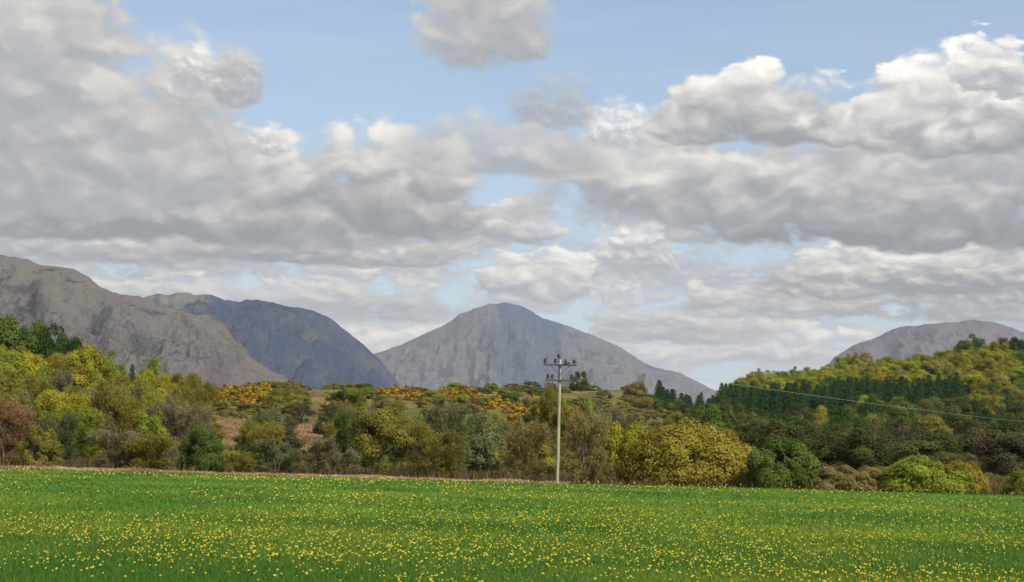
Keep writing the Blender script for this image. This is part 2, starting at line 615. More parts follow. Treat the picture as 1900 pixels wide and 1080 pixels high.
def build_mountains():
    fell = rock_mat('fell_grass_rock', (0.112, 0.100, 0.080), (0.118, 0.096, 0.094), (0.070, 0.066, 0.076), (0.022, 0.022, 0.034), 0.5, 1.6, 0.004)
    slate = rock_mat('shaded_slate_scree', (0.012, 0.030, 0.078), (0.060, 0.068, 0.080), (0.016, 0.030, 0.074), (0.009, 0.015, 0.036), 0.54, 1.5,  # dark blue carries a cloud's shadow painted into the rock colour
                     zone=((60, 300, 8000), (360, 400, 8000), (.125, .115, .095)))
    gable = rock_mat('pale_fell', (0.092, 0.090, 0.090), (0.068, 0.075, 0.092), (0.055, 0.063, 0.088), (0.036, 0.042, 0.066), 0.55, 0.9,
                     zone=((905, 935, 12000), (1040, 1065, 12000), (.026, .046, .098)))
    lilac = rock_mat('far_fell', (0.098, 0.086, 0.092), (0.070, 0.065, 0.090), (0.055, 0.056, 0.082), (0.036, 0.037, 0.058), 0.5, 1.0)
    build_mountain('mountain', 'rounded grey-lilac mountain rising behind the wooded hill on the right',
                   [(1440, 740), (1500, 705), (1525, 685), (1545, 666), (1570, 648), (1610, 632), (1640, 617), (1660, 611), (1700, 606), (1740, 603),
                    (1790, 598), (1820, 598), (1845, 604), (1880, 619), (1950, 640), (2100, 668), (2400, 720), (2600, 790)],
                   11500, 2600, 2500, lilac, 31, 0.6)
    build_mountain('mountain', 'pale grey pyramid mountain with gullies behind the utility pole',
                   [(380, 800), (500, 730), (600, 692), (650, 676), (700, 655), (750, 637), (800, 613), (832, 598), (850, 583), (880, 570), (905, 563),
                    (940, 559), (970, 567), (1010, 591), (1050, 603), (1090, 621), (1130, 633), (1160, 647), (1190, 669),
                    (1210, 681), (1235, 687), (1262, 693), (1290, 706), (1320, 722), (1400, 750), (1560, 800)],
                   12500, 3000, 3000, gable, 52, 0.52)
    build_mountain('mountain', 'cloud-shaded blue slate mountain with a steep right edge, between the brown fell and the pale pyramid',
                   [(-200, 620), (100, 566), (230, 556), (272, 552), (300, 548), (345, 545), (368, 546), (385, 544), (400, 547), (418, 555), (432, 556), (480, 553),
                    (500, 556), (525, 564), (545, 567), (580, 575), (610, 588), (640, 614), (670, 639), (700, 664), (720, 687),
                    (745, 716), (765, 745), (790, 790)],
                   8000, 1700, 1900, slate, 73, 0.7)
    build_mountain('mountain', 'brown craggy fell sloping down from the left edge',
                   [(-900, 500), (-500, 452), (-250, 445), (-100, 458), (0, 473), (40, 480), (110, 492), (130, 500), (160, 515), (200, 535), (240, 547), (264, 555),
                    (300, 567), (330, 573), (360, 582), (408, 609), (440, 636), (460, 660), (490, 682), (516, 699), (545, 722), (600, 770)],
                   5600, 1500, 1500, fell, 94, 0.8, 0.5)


build_mountains()

# haze: one box of even, thin air round everything
def build_haze():
    x0, x1, y0, y1, z0, z1 = -7000, 7000, -900, 15700, -60, 1060
    v = [(x, y, z) for x in (x0, x1) for y in (y0, y1) for z in (z0, z1)]
    f = [(0, 1, 3, 2), (4, 6, 7, 5), (0, 4, 5, 1), (2, 3, 7, 6), (0, 2, 6, 4), (1, 5, 7, 3)]
    me = mesh_np('haze', v, np.array(f))
    m = bpy.data.materials.new('thin_air')
    m.use_nodes = True
    nt = NT(m.node_tree)
    pv = nt.node('ShaderNodeVolumePrincipled')
    pv.inputs['Color'].default_value = (0.86, 0.92, 1.0, 1)
    pv.inputs['Density'].default_value = 2.2e-5
    pv.inputs['Anisotropy'].default_value = 0.0
    out = nt.node('ShaderNodeOutputMaterial')
    nt.link(pv.outputs[0], out.inputs['Volume'])
    m.cycles.homogeneous_volume = True
    o = link('haze', me, m)
    tag(o, 'thin pale blue haze filling the air as far as the mountains', kind='stuff')


build_haze()


# ------------------------------------------------------------------ foliage
def leaf_mat(name, a, b, trans=0.35, blossom=None):
    m, nt = material(name)
    t = attr(nt, 'tint')
    rnd = S(nt, nt.node('ShaderNodeObjectInfo').outputs['Random'])
    f = nt.math('ADD', t * 0.85, rnd * 0.3 - 0.08, clamp=True)
    col_ = nt.mix(f, a, b)
    if blossom:
        col_ = nt.mix(nt.smooth(attr(nt, 'flower'), 0.45, 0.55), col_, blossom)
    finish(nt, col_, 0.85, 0.08, trans=trans)
    return m


LM = {
    'olive': leaf_mat('olive_leaves', (0.124, 0.116, 0.024), (0.307, 0.271, 0.047)),
    'yellow': leaf_mat('yellow_green_leaves', (0.161, 0.167, 0.016), (0.380, 0.345, 0.032)),
    'lime': leaf_mat('lime_leaves', (0.114, 0.150, 0.019), (0.300, 0.324, 0.041)),
    'green': leaf_mat('green_leaves', (0.040, 0.075, 0.015), (0.132, 0.187, 0.033)),
    'dark': leaf_mat('dark_green_leaves', (.018, .042, .010), (.070, .120, .024)),
    'brown': leaf_mat('brown_buds', (0.132, 0.108, 0.039), (0.299, 0.236, 0.083)),
    'red': leaf_mat('red_brown_buds', (.145, .085, .038), (.28, .165, .074)),
    'grey': leaf_mat('grey_brown_buds', (0.121, 0.108, 0.057), (0.276, 0.236, 0.121)),
    'greygreen': leaf_mat('grey_green_leaves', (0.083, 0.097, 0.039), (0.196, 0.207, 0.081)),
    'orange': leaf_mat('orange_olive_leaves', (.150, .124, .020), (.335, .272, .038)),
    'shade': leaf_mat('dark_and_shaded_leaves', (.038, .048, .015), (.115, .118, .032)),  # dark leaves; in the lower right wood they stand in for cloud shade
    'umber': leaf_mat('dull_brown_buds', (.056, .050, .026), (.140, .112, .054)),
    'conifer': leaf_mat('conifer_needles', (.011, .034, .010), (.038, .080, .021), 0.1),
    'gorse': leaf_mat('gorse_spines', (.060, .060, .012), (.16, .12, .022), 0.15, (.50, .29, .016)),
}


def bark_mat():
    m, nt = material('bark')
    p = position(nt)
    n = nt.noise(nt.vmul(p, (6, 6, 1.2)), 1.0, 5, 0.6)
    finish(nt, nt.mix(nt.smooth(n, .35, .65), (.05, .04, .03), (.13, .11, .085)), 0.95, 0.05, bump=n)
    return m


BARK = bark_mat()


def frames(nrm, rng):
    """two tangents for each normal, turned at random"""
    r = rng.normal(size=nrm.shape)
    t = np.cross(nrm, r)
    t /= np.linalg.norm(t, axis=1, keepdims=True) + 1e-9
    b = np.cross(nrm, t)
    return t, b


def quads(cent, nrm, sx, sy, rng, tangent=None):
    nrm = nrm / (np.linalg.norm(nrm, axis=1, keepdims=True) + 1e-9)
    if tangent is None:
        t, b = frames(nrm, rng)
    else:
        t = tangent / (np.linalg.norm(tangent, axis=1, keepdims=True) + 1e-9)
        b = np.cross(nrm, t)
        b /= np.linalg.norm(b, axis=1, keepdims=True) + 1e-9
    t = t * sx[:, None]
    b = b * sy[:, None]
    # a pointed leaf: kite rather than a square
    v = np.stack([cent - t, cent - b * 0.7 + t * 0.1, cent + t, cent + b * 0.7 + t * 0.1], 1).reshape(-1, 3)
    f = np.arange(len(cent) * 4).reshape(-1, 4)
    return v, f


def crown_broad(seed, n_clump=46, per=320, leaf=0.0152, z0=0.22, bottom=0.5, squash=1.0, ragged=0.16, lobes=3, name='crown'):
    """leaf clumps spread over a few lobes; unit width, from z0 to 1"""
    rng = np.random.default_rng(seed)
    lob = []
    for i in range(lobes):
        a = rng.uniform(0, 2 * PI)
        r = 0.0 if i == 0 else rng.uniform(.12, .22)
        rr = 0.36 if i == 0 else rng.uniform(.22, .30)
        zc = (0.62 if i == 0 else rng.uniform(.42, .62))
        lob.append((r * math.cos(a), r * math.sin(a), zc, rr))
    P, Nn, T = [], [], []
    n_clump = int(n_clump * .8)
    for i in range(n_clump):
        lx, ly, lz, lr = lob[i % lobes if rng.random() < .55 else 0]
        d = rng.normal(size=3)
        d /= np.linalg.norm(d)
        if d[2] < -bottom:
            d[2] *= -0.6
        k = rng.uniform(.62, 1.02)
        c = np.array([lx, ly, lz]) + d * lr * k
        r = rng.uniform(.075, .15)
        tint = np.clip(rng.normal(.45, .26), 0, 1)
        m = int(per * rng.uniform(.7, 1.3) * (r / .11) ** 2)
        e = rng.normal(size=(m, 3))
        e /= np.linalg.norm(e, axis=1, keepdims=True)
        e[:, 2] = np.where(e[:, 2] < -0.35, -e[:, 2], e[:, 2])
        rad = r * (0.55 + 0.5 * rng.random(m) ** .5) * (1 + ragged * rng.normal(size=m))
        p = c + e * rad[:, None] * np.array([1, 1, .82])
        P.append(p)
        Nn.append(e + d * .5 + rng.normal(size=(m, 3)) * .45)
        T.append(np.clip(tint + rng.normal(0, .14, m), 0, 1))
    P, Nn, T = np.concatenate(P), np.concatenate(Nn), np.concatenate(T)
    lo, hi = np.percentile(P[:, 2], 0.6), np.percentile(P[:, 2], 99.7)
    P[:, 2] = z0 + (P[:, 2] - lo) / (hi - lo) * (1 - z0)
    w = np.percentile(np.hypot(P[:, 0], P[:, 1]), 98)
    P[:, :2] *= 0.5 / w
    P[:, 2] = np.maximum(P[:, 2], 0.01)
    s = leaf * rng.uniform(.7, 1.35, len(P))
    v, f = quads(P, Nn, s, s, rng)
    return mesh_np(name, v, f, False, {'tint': np.repeat(T, 4)})


def crown_bush(seed, n_clump=70, per=300, leaf=0.0142, name='crown', power=1.0, spread=0.86, csize=1.0, tall=1.2, leafz=1.0):
    """dome of clumps right down to the ground"""
    rng = np.random.default_rng(seed)
    P, Nn, T = [], [], []
    for i in range(n_clump):
        a = rng.uniform(0, 2 * PI)
        zc = rng.random() ** 0.8 if i % 3 else rng.uniform(.02, .28)
        rr = math.sqrt(max(0, 1 - (zc * .96) ** 2)) ** power
        k = rng.uniform(.72, 1.0) * (1 + .10 * math.sin(3 * a + seed))
        k = min(k, 1.0) if i % 3 else k * rng.uniform(.85, 1.05)
        c = np.array([math.cos(a) * rr * .42 * k, math.sin(a) * rr * .42 * k, zc * spread * rng.uniform(.86, 1.04)])
        d = np.array([math.cos(a) * rr, math.sin(a) * rr, zc])
        r = rng.uniform(.05, .125) * csize
        tint = np.clip(rng.normal(.45, .28), 0, 1)
        m = int(per * (r / .09 / csize) ** 2)
        e = rng.normal(size=(m, 3))
        e /= np.linalg.norm(e, axis=1, keepdims=True)
        rad = r * (0.5 + 0.55 * rng.random(m) ** .5)
        p = c + e * rad[:, None] * np.array([1, 1, tall])
        P.append(p)
        Nn.append(e + d * .6 + rng.normal(size=(m, 3)) * .45)
        T.append(np.clip(tint + rng.normal(0, .15, m), 0, 1))
    P, Nn, T = np.concatenate(P), np.concatenate(Nn), np.concatenate(T)
    P[:, 2] = np.abs(P[:, 2])
    P[:, 2] /= np.percentile(P[:, 2], 99.6)
    P[:, :2] *= 0.5 / np.percentile(np.hypot(P[:, 0], P[:, 1]), 98)
    s = leaf * rng.uniform(.7, 1.35, len(P))
    v, f = quads(P, Nn, s, s, rng)
    zc4 = np.repeat(P[:, 2], 4)
    v[:, 2] = zc4 + (v[:, 2] - zc4) * leafz
    fl = (rng.random(len(P)) < (0.25 + 0.55 * (T > .45))).astype(float)
    return mesh_np(name, v, f, False, {'tint': np.repeat(T, 4), 'flower': np.repeat(fl, 4)})


def crown_twigs(seed, n_clump=60, per=110, name='crown', z0=0.1, leaf=0.011):
    """budding spring crown: fans of fine twigs with small buds, light showing through"""
    rng = np.random.default_rng(seed)
    P, D, T, SX, SY, NN = [], [], [], [], [], []
    lob = []
    for i in range(7):
        a = rng.uniform(0, 2 * PI)
        zc = rng.uniform(.28, .82)
        q = .30 * math.sqrt(max(.05, 1 - ((zc - .42) / .55) ** 2))
        lob.append((q * math.cos(a), q * math.sin(a), zc, rng.uniform(.13, .22), np.clip(rng.normal(.45, .25), 0, 1)))
    lob.append((0, 0, .5, .27, .4))
    for i in range(n_clump):
        lx, ly, lz, lr, lt = lob[rng.integers(0, len(lob))]
        d = rng.normal(size=3)
        d /= np.linalg.norm(d)
        c = np.array([lx, ly, lz * (1 - z0) + z0]) + d * lr * rng.uniform(.5, 1.0)
        if rng.random() < .22:
            c[2] = rng.uniform(.05, .3)
        c[2] = abs(c[2])
        out = np.array([c[0], c[1], max(.15, c[2] - .25)])
        out /= np.linalg.norm(out)
        m = int(per * rng.uniform(.6, 1.4))
        base = rng.normal(size=(m, 3)) * np.array([.036, .036, .038])
        dirs = out + rng.normal(size=(m, 3)) * .45
        dirs /= np.linalg.norm(dirs, axis=1, keepdims=True)
        tint = np.clip(lt * .6 + rng.normal(.45, .22) * .4, 0, 1)
        n_tw = int(m * .35)
        P.append(c + base); D.append(dirs)
        sx = np.where(np.arange(m) < n_tw, rng.uniform(.025, .065, m), leaf * rng.uniform(.7, 1.5, m))
        sy = np.where(np.arange(m) < n_tw, rng.uniform(.0035, .006, m), leaf * rng.uniform(.7, 1.3, m))
        SX.append(sx); SY.append(sy)
        NN.append(np.cross(dirs, rng.normal(size=(m, 3))))
        T.append(np.clip(tint + rng.normal(0, .16, m), 0, 1))
    P, D, T = np.concatenate(P), np.concatenate(D), np.concatenate(T)
    SX, SY, NN = np.concatenate(SX), np.concatenate(SY), np.concatenate(NN)
    P[:, 2] = np.maximum(P[:, 2], .02)
    P[:, 2] *= 1 / np.percentile(P[:, 2], 99.3)
    P[:, :2] *= 0.5 / np.percentile(np.hypot(P[:, 0], P[:, 1]), 98)
    v, f = quads(P, NN, SX, SY, rng, D)
    return mesh_np(name, v, f, False, {'tint': np.repeat(T, 4)})


def crown_conifer(seed, n=3800, name='crown'):
    rng = np.random.default_rng(seed)
    tiers = 17
    t = rng.random(n) ** 1.5
    ti = np.floor(t * tiers) / tiers
    fr = (t - ti) * tiers
    ang = rng.integers(0, 9, n) / 9 * 2 * PI + ti * 40 + rng.normal(0, .2, n)
    rmax = 0.5 * (1 - ti) ** .68 * (1 - .35 * fr) + .02
    rad = rmax * rng.random(n) ** .55 * (1 + .22 * np.sin(ang * 3 + ti * 31 + seed))
    z = 0.06 + .94 * (t * .97) - rad * .22
    P = np.stack([np.cos(ang) * rad, np.sin(ang) * rad, np.maximum(z, .02)], 1)
    out = np.stack([np.cos(ang), np.sin(ang), -.35 * np.ones(n)], 1) + rng.normal(size=(n, 3)) * .25
    s = .034 * rng.uniform(.6, 1.3, n) * (1.1 - .6 * t)
    nn = np.stack([np.cos(ang) * .5, np.sin(ang) * .5, np.ones(n)], 1) + rng.normal(size=(n, 3)) * .4
    v, f = quads(P, nn, s * 1.5, s * .7, rng, np.cross(np.cross(nn, out), nn))
    T = np.clip(rng.normal(.45, .25, n) + .2 * np.sin(ti * 50), 0, 1)
    return mesh_np(name, v, f, False, {'tint': np.repeat(T, 4)})


def tube(path, radii, sides=6):
    path = np.array(path, float)
    V_, F_ = [], []
    n = len(path)
    for i in range(n):
        d = path[min(i + 1, n - 1)] - path[max(i - 1, 0)]
        d /= np.linalg.norm(d) + 1e-9
        ref = np.array([1.0, 0, 0]) if abs(d[0]) < .8 else np.array([0, 1.0, 0])
        u = np.cross(d, ref); u /= np.linalg.norm(u)
        w = np.cross(d, u)
        for k in range(sides):
            a = 2 * PI * k / sides
            V_.append(path[i] + (u * math.cos(a) + w * math.sin(a)) * radii[i])
    for i in range(n - 1):
        for k in range(sides):
            k2 = (k + 1) % sides
            F_.append((i * sides + k, i * sides + k2, (i + 1) * sides + k2, (i + 1) * sides + k))
    return V_, F_


def join(parts):
    V_, F_ = [], []
    for v, f in parts:
        b = len(V_)
        V_.extend(v)
        F_.extend([tuple(i + b for i in q) for q in f])
    return np.array(V_), np.array(F_)


def trunk_mesh(seed, kind):
    rng = random.Random(seed)
    parts = []
    if kind == 'conifer':
        parts.append(tube([(0, 0, -.03), (0, 0, .4), (0, 0, .93)], [.022, .015, .003]))
    else:
        multi = kind in ('bush', 'twig')
        n_st = 3 if multi else 1
        for s in range(n_st):
            a0 = rng.uniform(0, 6.28)
            lean = rng.uniform(.05, .13) if multi else .03
            top = .62
            pth = [(math.cos(a0) * lean * t * 1.6, math.sin(a0) * lean * t * 1.6, -.03 + t * (top + .03)) for t in (0, .25, .5, .75, 1)]
            r0 = .028 if not multi else .018
            parts.append(tube(pth, [r0 * 1.3, r0, r0 * .8, r0 * .6, r0 * .4]))
            for b in range(6 if not multi else 4):
                t = rng.uniform(.35, .98)
                i = min(3, int(t * 4))
                f = t * 4 - i
                p0 = tuple(pth[i][k] * (1 - f) + pth[i + 1][k] * f for k in range(3))
                a = rng.uniform(0, 6.28)
                L = rng.uniform(.18, .34)
                pm = (p0[0] + math.cos(a) * L * .55, p0[1] + math.sin(a) * L * .55, p0[2] + L * .35)
                p1 = (p0[0] + math.cos(a + .2) * L, p0[1] + math.sin(a + .2) * L, p0[2] + L * .95)
                parts.append(tube([p0, pm, p1], [r0 * .5, r0 * .32, r0 * .1], 5))
    v, f = join(parts)
    return mesh_np('trunk', v, f, True)


CR = {
    'round': [crown_broad(100 + i, lobes=3 + i % 3) for i in range(4)],
    'tall': [crown_broad(200 + i, n_clump=54, z0=.12, bottom=.8, lobes=4) for i in range(3)],
    'bush': [crown_bush(300 + i) for i in range(4)],
    'dome': [crown_bush(353, 330, 300, .0088, power=1.15, csize=.72, tall=2.1, leafz=2.2)],
    'mound': [crown_bush(370 + i, 100, 300, .0125, power=.85, csize=.85, tall=1.9, leafz=1.9) for i in range(3)],
    'twig': [crown_twigs(400 + i, 95, 120) for i in range(4)],
    'haze': [crown_twigs(430 + i, 120, 170, z0=.02, leaf=.013) for i in range(3)],
    'conifer': [crown_conifer(500 + i) for i in range(4)],
    'gorse': [crown_bush(600 + i, 40, 90, .028, spread=.9, leafz=1.4) for i in range(3)],
}
TK = {'round': 'tree', 'tall': 'tree', 'bush': 'bush', 'dome': 'bush', 'mound': 'bush', 'twig': 'twig', 'haze': 'twig', 'conifer': 'conifer', 'gorse': 'bush'}
TRUNKS = {k: [trunk_mesh(700 + i + 10 * j, k) for i in range(3)] for j, k in enumerate(('tree', 'bush', 'twig', 'conifer'))}
trng = random.Random(21)


def plant(name, kind, mat, x, y, w, h, label, cat='tree', group=None, depth=1.0):
    z = hz(x, y)
    r = empty(name, (x, y, z - 0.02))
    r.rotation_euler = (0, 0, trng.uniform(0, 6.28))
    r.scale = (w, w, h)
    tag(r, label, cat, group)
    tr = link('trunk', trng.choice(TRUNKS[TK[kind]]), None, r)
    if len(tr.data.materials) == 0:
        tr.data.materials.append(BARK)
    me = trng.choice(CR[kind])
    if len(me.materials) == 0:
        me.materials.append(LM['olive'])
    link('crown', me, LM[mat], r)
    return r


def plant_px(name, kind, mat, x0, x1, top, Y, label, cat='tree', group=None):
    """a plant at depth Y whose crown spans photograph columns x0..x1 and reaches up to row top"""
    cx = (x0 + x1) / 2
    p = at(cx, top, Y)
    h = max(0.6, p.z - hz(p.x, Y))
    w = (x1 - x0) / F * Y
    return plant(name, kind, mat, p.x, Y, w, h, label, cat, group)


HAND = [
    # front row along the meadow edge
    ('bush', 'haze', 'red', -40, 60, 742, 152, 'red-brown twiggy bush at the left edge of the meadow', 'bush'),
    ('bush', 'bush', 'olive', 30, 120, 792, 149, 'olive bush beside the red-brown bush at the left edge', 'bush'),
    ('budding_tree', 'haze', 'greygreen', 70, 165, 768, 154, 'grey-green budding tree with pale stems behind the left meadow edge', 'tree'),
    ('bush', 'haze', 'grey', 150, 265, 800, 149, 'grey-olive half-bare bush on the left meadow edge', 'bush'),
    ('bush', 'haze', 'olive', 225, 335, 806, 148, 'low olive-brown bush just left of the green bush on the meadow edge', 'bush'),
    ('bush', 'bush', 'green', 328, 424, 792, 150, 'green rounded bush on the meadow edge under the tan slope', 'bush'),
    ('bush', 'haze', 'olive', 405, 480, 838, 149, 'small olive twiggy bush between the green bush and the grey-olive one', 'bush'),
    ('bush', 'haze', 'greygreen', 462, 570, 818, 150, 'grey-olive spreading bush below the pinkish bracken patch', 'bush'),
    ('bush', 'haze', 'grey', 568, 668, 815, 150, 'rounded grey-brown bare bush on the meadow edge left of the tall olive tree', 'bush'),
    ('budding_tree', 'tall', 'olive', 640, 770, 757, 156, 'tall spreading olive tree on the meadow edge', 'tree'),
    ('budding_tree', 'haze', 'olive', 745, 860, 790, 152, 'olive twiggy tree right of the tall olive tree', 'tree'),
    ('budding_tree', 'haze', 'greygreen', 780, 880, 752, 164, 'dull grey-green tree, left of the pair in the middle of the hedge', 'tree'),
    ('budding_tree', 'tall', 'greygreen', 850, 960, 768, 168, 'dark grey-green tree, right of the pair in the middle of the hedge', 'tree'),
    ('budding_tree', 'haze', 'brown', 925, 1025, 782, 154, 'bare brown tree just left of the utility pole', 'tree'),
    ('budding_tree', 'haze', 'olive', 985, 1075, 730, 176, 'olive budding tree behind the utility pole', 'tree'),
    ('budding_tree', 'haze', 'brown', 1040, 1140, 772, 153, 'brownish bare tree just right of the utility pole', 'tree'),
    ('bush', 'mound', 'yellow', 1096, 1230, 787, 156.5, 'light yellow-green bush on the left flank of the big yellow-olive dome bush', 'bush'),
    ('bush', 'dome', 'orange', 1140, 1425, 791, 154, 'huge dome-shaped yellow-olive bush right of the utility pole', 'bush'),
    ('bush', 'bush', 'yellow', 1235, 1345, 791, 158, 'yellow-green tuft of bush cresting behind the big yellow-olive dome bush', 'bush'),
    ('bush', 'mound', 'green', 1382, 1528, 812, 147.5, 'dense deep green bush right of the big yellow-olive dome bush', 'bush'),
    ('hedge_bush', 'mound', 'brown', 1488, 1610, 864, 148, 'low brown hedge bush beside the dense deep green bush', 'bush'),
    ('hedge_bush', 'mound', 'brown', 1565, 1680, 866, 148.6, 'low brown hedge bush next to the yellow-green mound', 'bush'),
    ('bush', 'mound', 'lime', 1620, 1800, 848, 147.5, 'low yellow-green mounded bush on the right of the meadow edge', 'bush'),
    ('bush', 'mound', 'orange', 1730, 1842, 857, 149, 'orange-tinged bush at the right end of the yellow-green mound', 'bush'),
    ('bush', 'mound', 'lime', 1862, 1975, 872, 149, 'yellow-olive bush cut by the right edge of the photo', 'bush'),
    # second row and the left hill
    ('budding_tree', 'round', 'olive', -60, 60, 690, 190, 'olive tree at the far left, above the red-brown bush', 'tree'),
    ('budding_tree', 'round', 'yellow', 10, 110, 655, 240, 'yellow-green tree low on the left hill beneath the crest trees', 'tree'),
    ('budding_tree', 'haze', 'olive', 90, 190, 735, 195, 'olive budding tree in the middle of the left slope', 'tree'),
    ('budding_tree', 'round', 'yellow', 108, 200, 640, 270, 'bright yellow-green tree below the crest trees of the left hill', 'tree'),
    ('budding_tree', 'round', 'lime', 170, 245, 652, 285, 'lime-green tree on the right shoulder of the left hill', 'tree'),
    ('budding_tree', 'haze', 'olive', 165, 270, 715, 200, 'olive tree standing left of the bare brown tree on the left slope', 'tree'),
    ('budding_tree', 'twig', 'umber', 195, 275, 722, 188, 'bare dark-brown tree on the left slope', 'tree'),
    ('budding_tree', 'twig', 'grey', 265, 365, 735, 184, 'bare pale-twigged tree with light showing through, right of the dark-brown one', 'tree'),
    ('crest_tree', 'round', 'green', -62, 62, 588, 330, 'mid-green tree on the left hill crest, cut by the photo edge', 'tree'),
    ('crest_tree', 'round', 'green', 22, 112, 598, 332, 'mid-green round tree, middle of the three on the left crest', 'tree'),
    ('crest_tree', 'round', 'dark', 66, 146, 603, 325, 'darkest tree, right of the three on the left hill crest', 'tree'),
    ('crest_tree', 'round', 'dark', 98, 172, 626, 322, 'small dark shrubby tree at the right end of the left crest row', 'tree'),
    ('small_conifer', 'conifer', 'conifer', 226, 266, 672, 290, 'small dark conifer between yellow-green trees on the left hill shoulder', 'tree'),
    ('budding_tree', 'round', 'lime', 252, 312, 664, 310, 'yellow-green tree right of the small dark conifer', 'tree'),
    ('budding_tree', 'haze', 'olive', 300, 380, 695, 300, 'olive-brown tree where the left hill meets the bottom of the fell', 'tree'),
    ('budding_tree', 'haze', 'olive', 335, 408, 710, 285, 'olive tree at the right foot of the left wood, beside the gorse', 'tree'),
    ('budding_tree', 'haze', 'orange', 352, 402, 742, 235, 'golden-olive small tree above the green rounded bush', 'tree'),
    # scrub in the middle
    ('scrub_tree', 'round', 'green', 300, 372, 735, 250, 'green leafy tree above the pale-twigged bare tree', 'tree'),
    ('scrub_tree', 'bush', 'greygreen', 455, 542, 760, 215, 'grey-green hawthorn standing between the two tan bracken patches', 'tree'),
    ('scrub_bush', 'bush', 'dark', 428, 470, 826, 190, 'small dark bush at the foot of the tan bracken patch', 'bush'),
    ('scrub_tree', 'twig', 'umber', 530, 592, 748, 360, 'dark scrubby thorn tree on the grassy slope left of the pinkish patch', 'tree'),
    ('scrub_tree', 'bush', 'shade', 580, 655, 752, 330, 'dark scrubby thorn tree above the pinkish bracken patch', 'tree'),
    ('scrub_tree', 'round', 'olive', 690, 770, 745, 250, 'olive rounded tree behind the tall spreading one', 'tree'),
    ('dark_shrub', 'bush', 'umber', 960, 1012, 708, 560, 'purplish dark shrub on the skyline left of the pole top', 'bush'),
    ('ridge_tree', 'bush', 'shade', 1056, 1096, 689, 585, 'lone dark tree on the ridge skyline right of the pole top', 'tree'),
    ('scrub_tree', 'round', 'greygreen', 1060, 1150, 748, 320, 'grey-green tree on the slope right of the utility pole', 'tree'),
    ('scrub_tree', 'haze', 'grey', 1120, 1185, 762, 300, 'grey-brown bare tree behind the bright yellow-green bush', 'tree'),
    ('crest_tree', 'round', 'green', 1772, 1842, 621, 855, 'large green tree on the right hill crest against the far mountain', 'tree'),
    ('crest_tree', 'round', 'dark', 1838, 1876, 627, 858, 'dark green tree on the right hill crest next to the large green one', 'tree'),
    ('crest_tree', 'round', 'dark', 1866, 1912, 626, 850, 'dark green tree on the right hill crest cut by the photo edge', 'tree'),
]


def build_hand():
    for (name, kind, mat, x0, x1, top, Y, label, cat) in HAND:
        plant_px(name, kind, mat, x0, x1, top, Y, label, cat)


build_hand()


ANCHORS = [
    (10, 800, 'the red-brown bush'), (376, 830, 'the green rounded bush'), (82, 610, 'the trees on the left crest'),
    (235, 770, 'the bare dark-brown tree'), (315, 780, 'the bare pale-twigged tree'), (150, 690, 'the bright yellow-green hill tree'),
    (246, 692, 'the small dark conifer'), (438, 738, 'the big gorse patch'), (500, 800, 'the grey-green hawthorn'),
    (618, 850, 'the rounded grey-brown bush'), (705, 820, 'the tall spreading olive tree'), (820, 738, 'the ridge gorse'),
    (1037, 780, 'the utility pole'), (905, 830, 'the dark grey-green tree pair'), (1166, 830, 'the light yellow-green bush'),
    (1290, 850, 'the huge dome bush'), (1455, 860, 'the dense deep green bush'), (1700, 885, 'the yellow-green mound bush'),
    (1400, 700, 'the right hill\'s end'), (1807, 640, 'the large green crest tree'), (1076, 700, 'the lone ridge tree'),
    (1550, 700, 'the conifer band'), (1900, 890, 'the yellow-olive edge bush'), (1885, 640, 'the right-edge crest trees'),
    (1600, 880, 'the low brown hedge bushes'), (1320, 715, 'the first conifers'),
]
R3T = R3.transposed()


def where_is(x, y, z):
    q = R3T @ (Vector((x, y, z)) - CAM)
    px, py = 950 + q.x / -q.z * F, 540 - q.y / -q.z * F
    best = min(ANCHORS, key=lambda a: math.hypot(px - a[0], (py - a[1]) * 1.2))
    dx, dy = px - best[0], py - best[1]
    side = 'left of' if dx < 0 else 'right of'
    if abs(dx) < 22:
        rel = 'directly above' if dy < 0 else 'directly below'
    elif abs(dy) < 22:
        rel = ('just ' if abs(dx) < 70 else '') + side
    else:
        rel = ('above and ' if dy < 0 else 'below and ') + side
    return rel + ' ' + best[2]


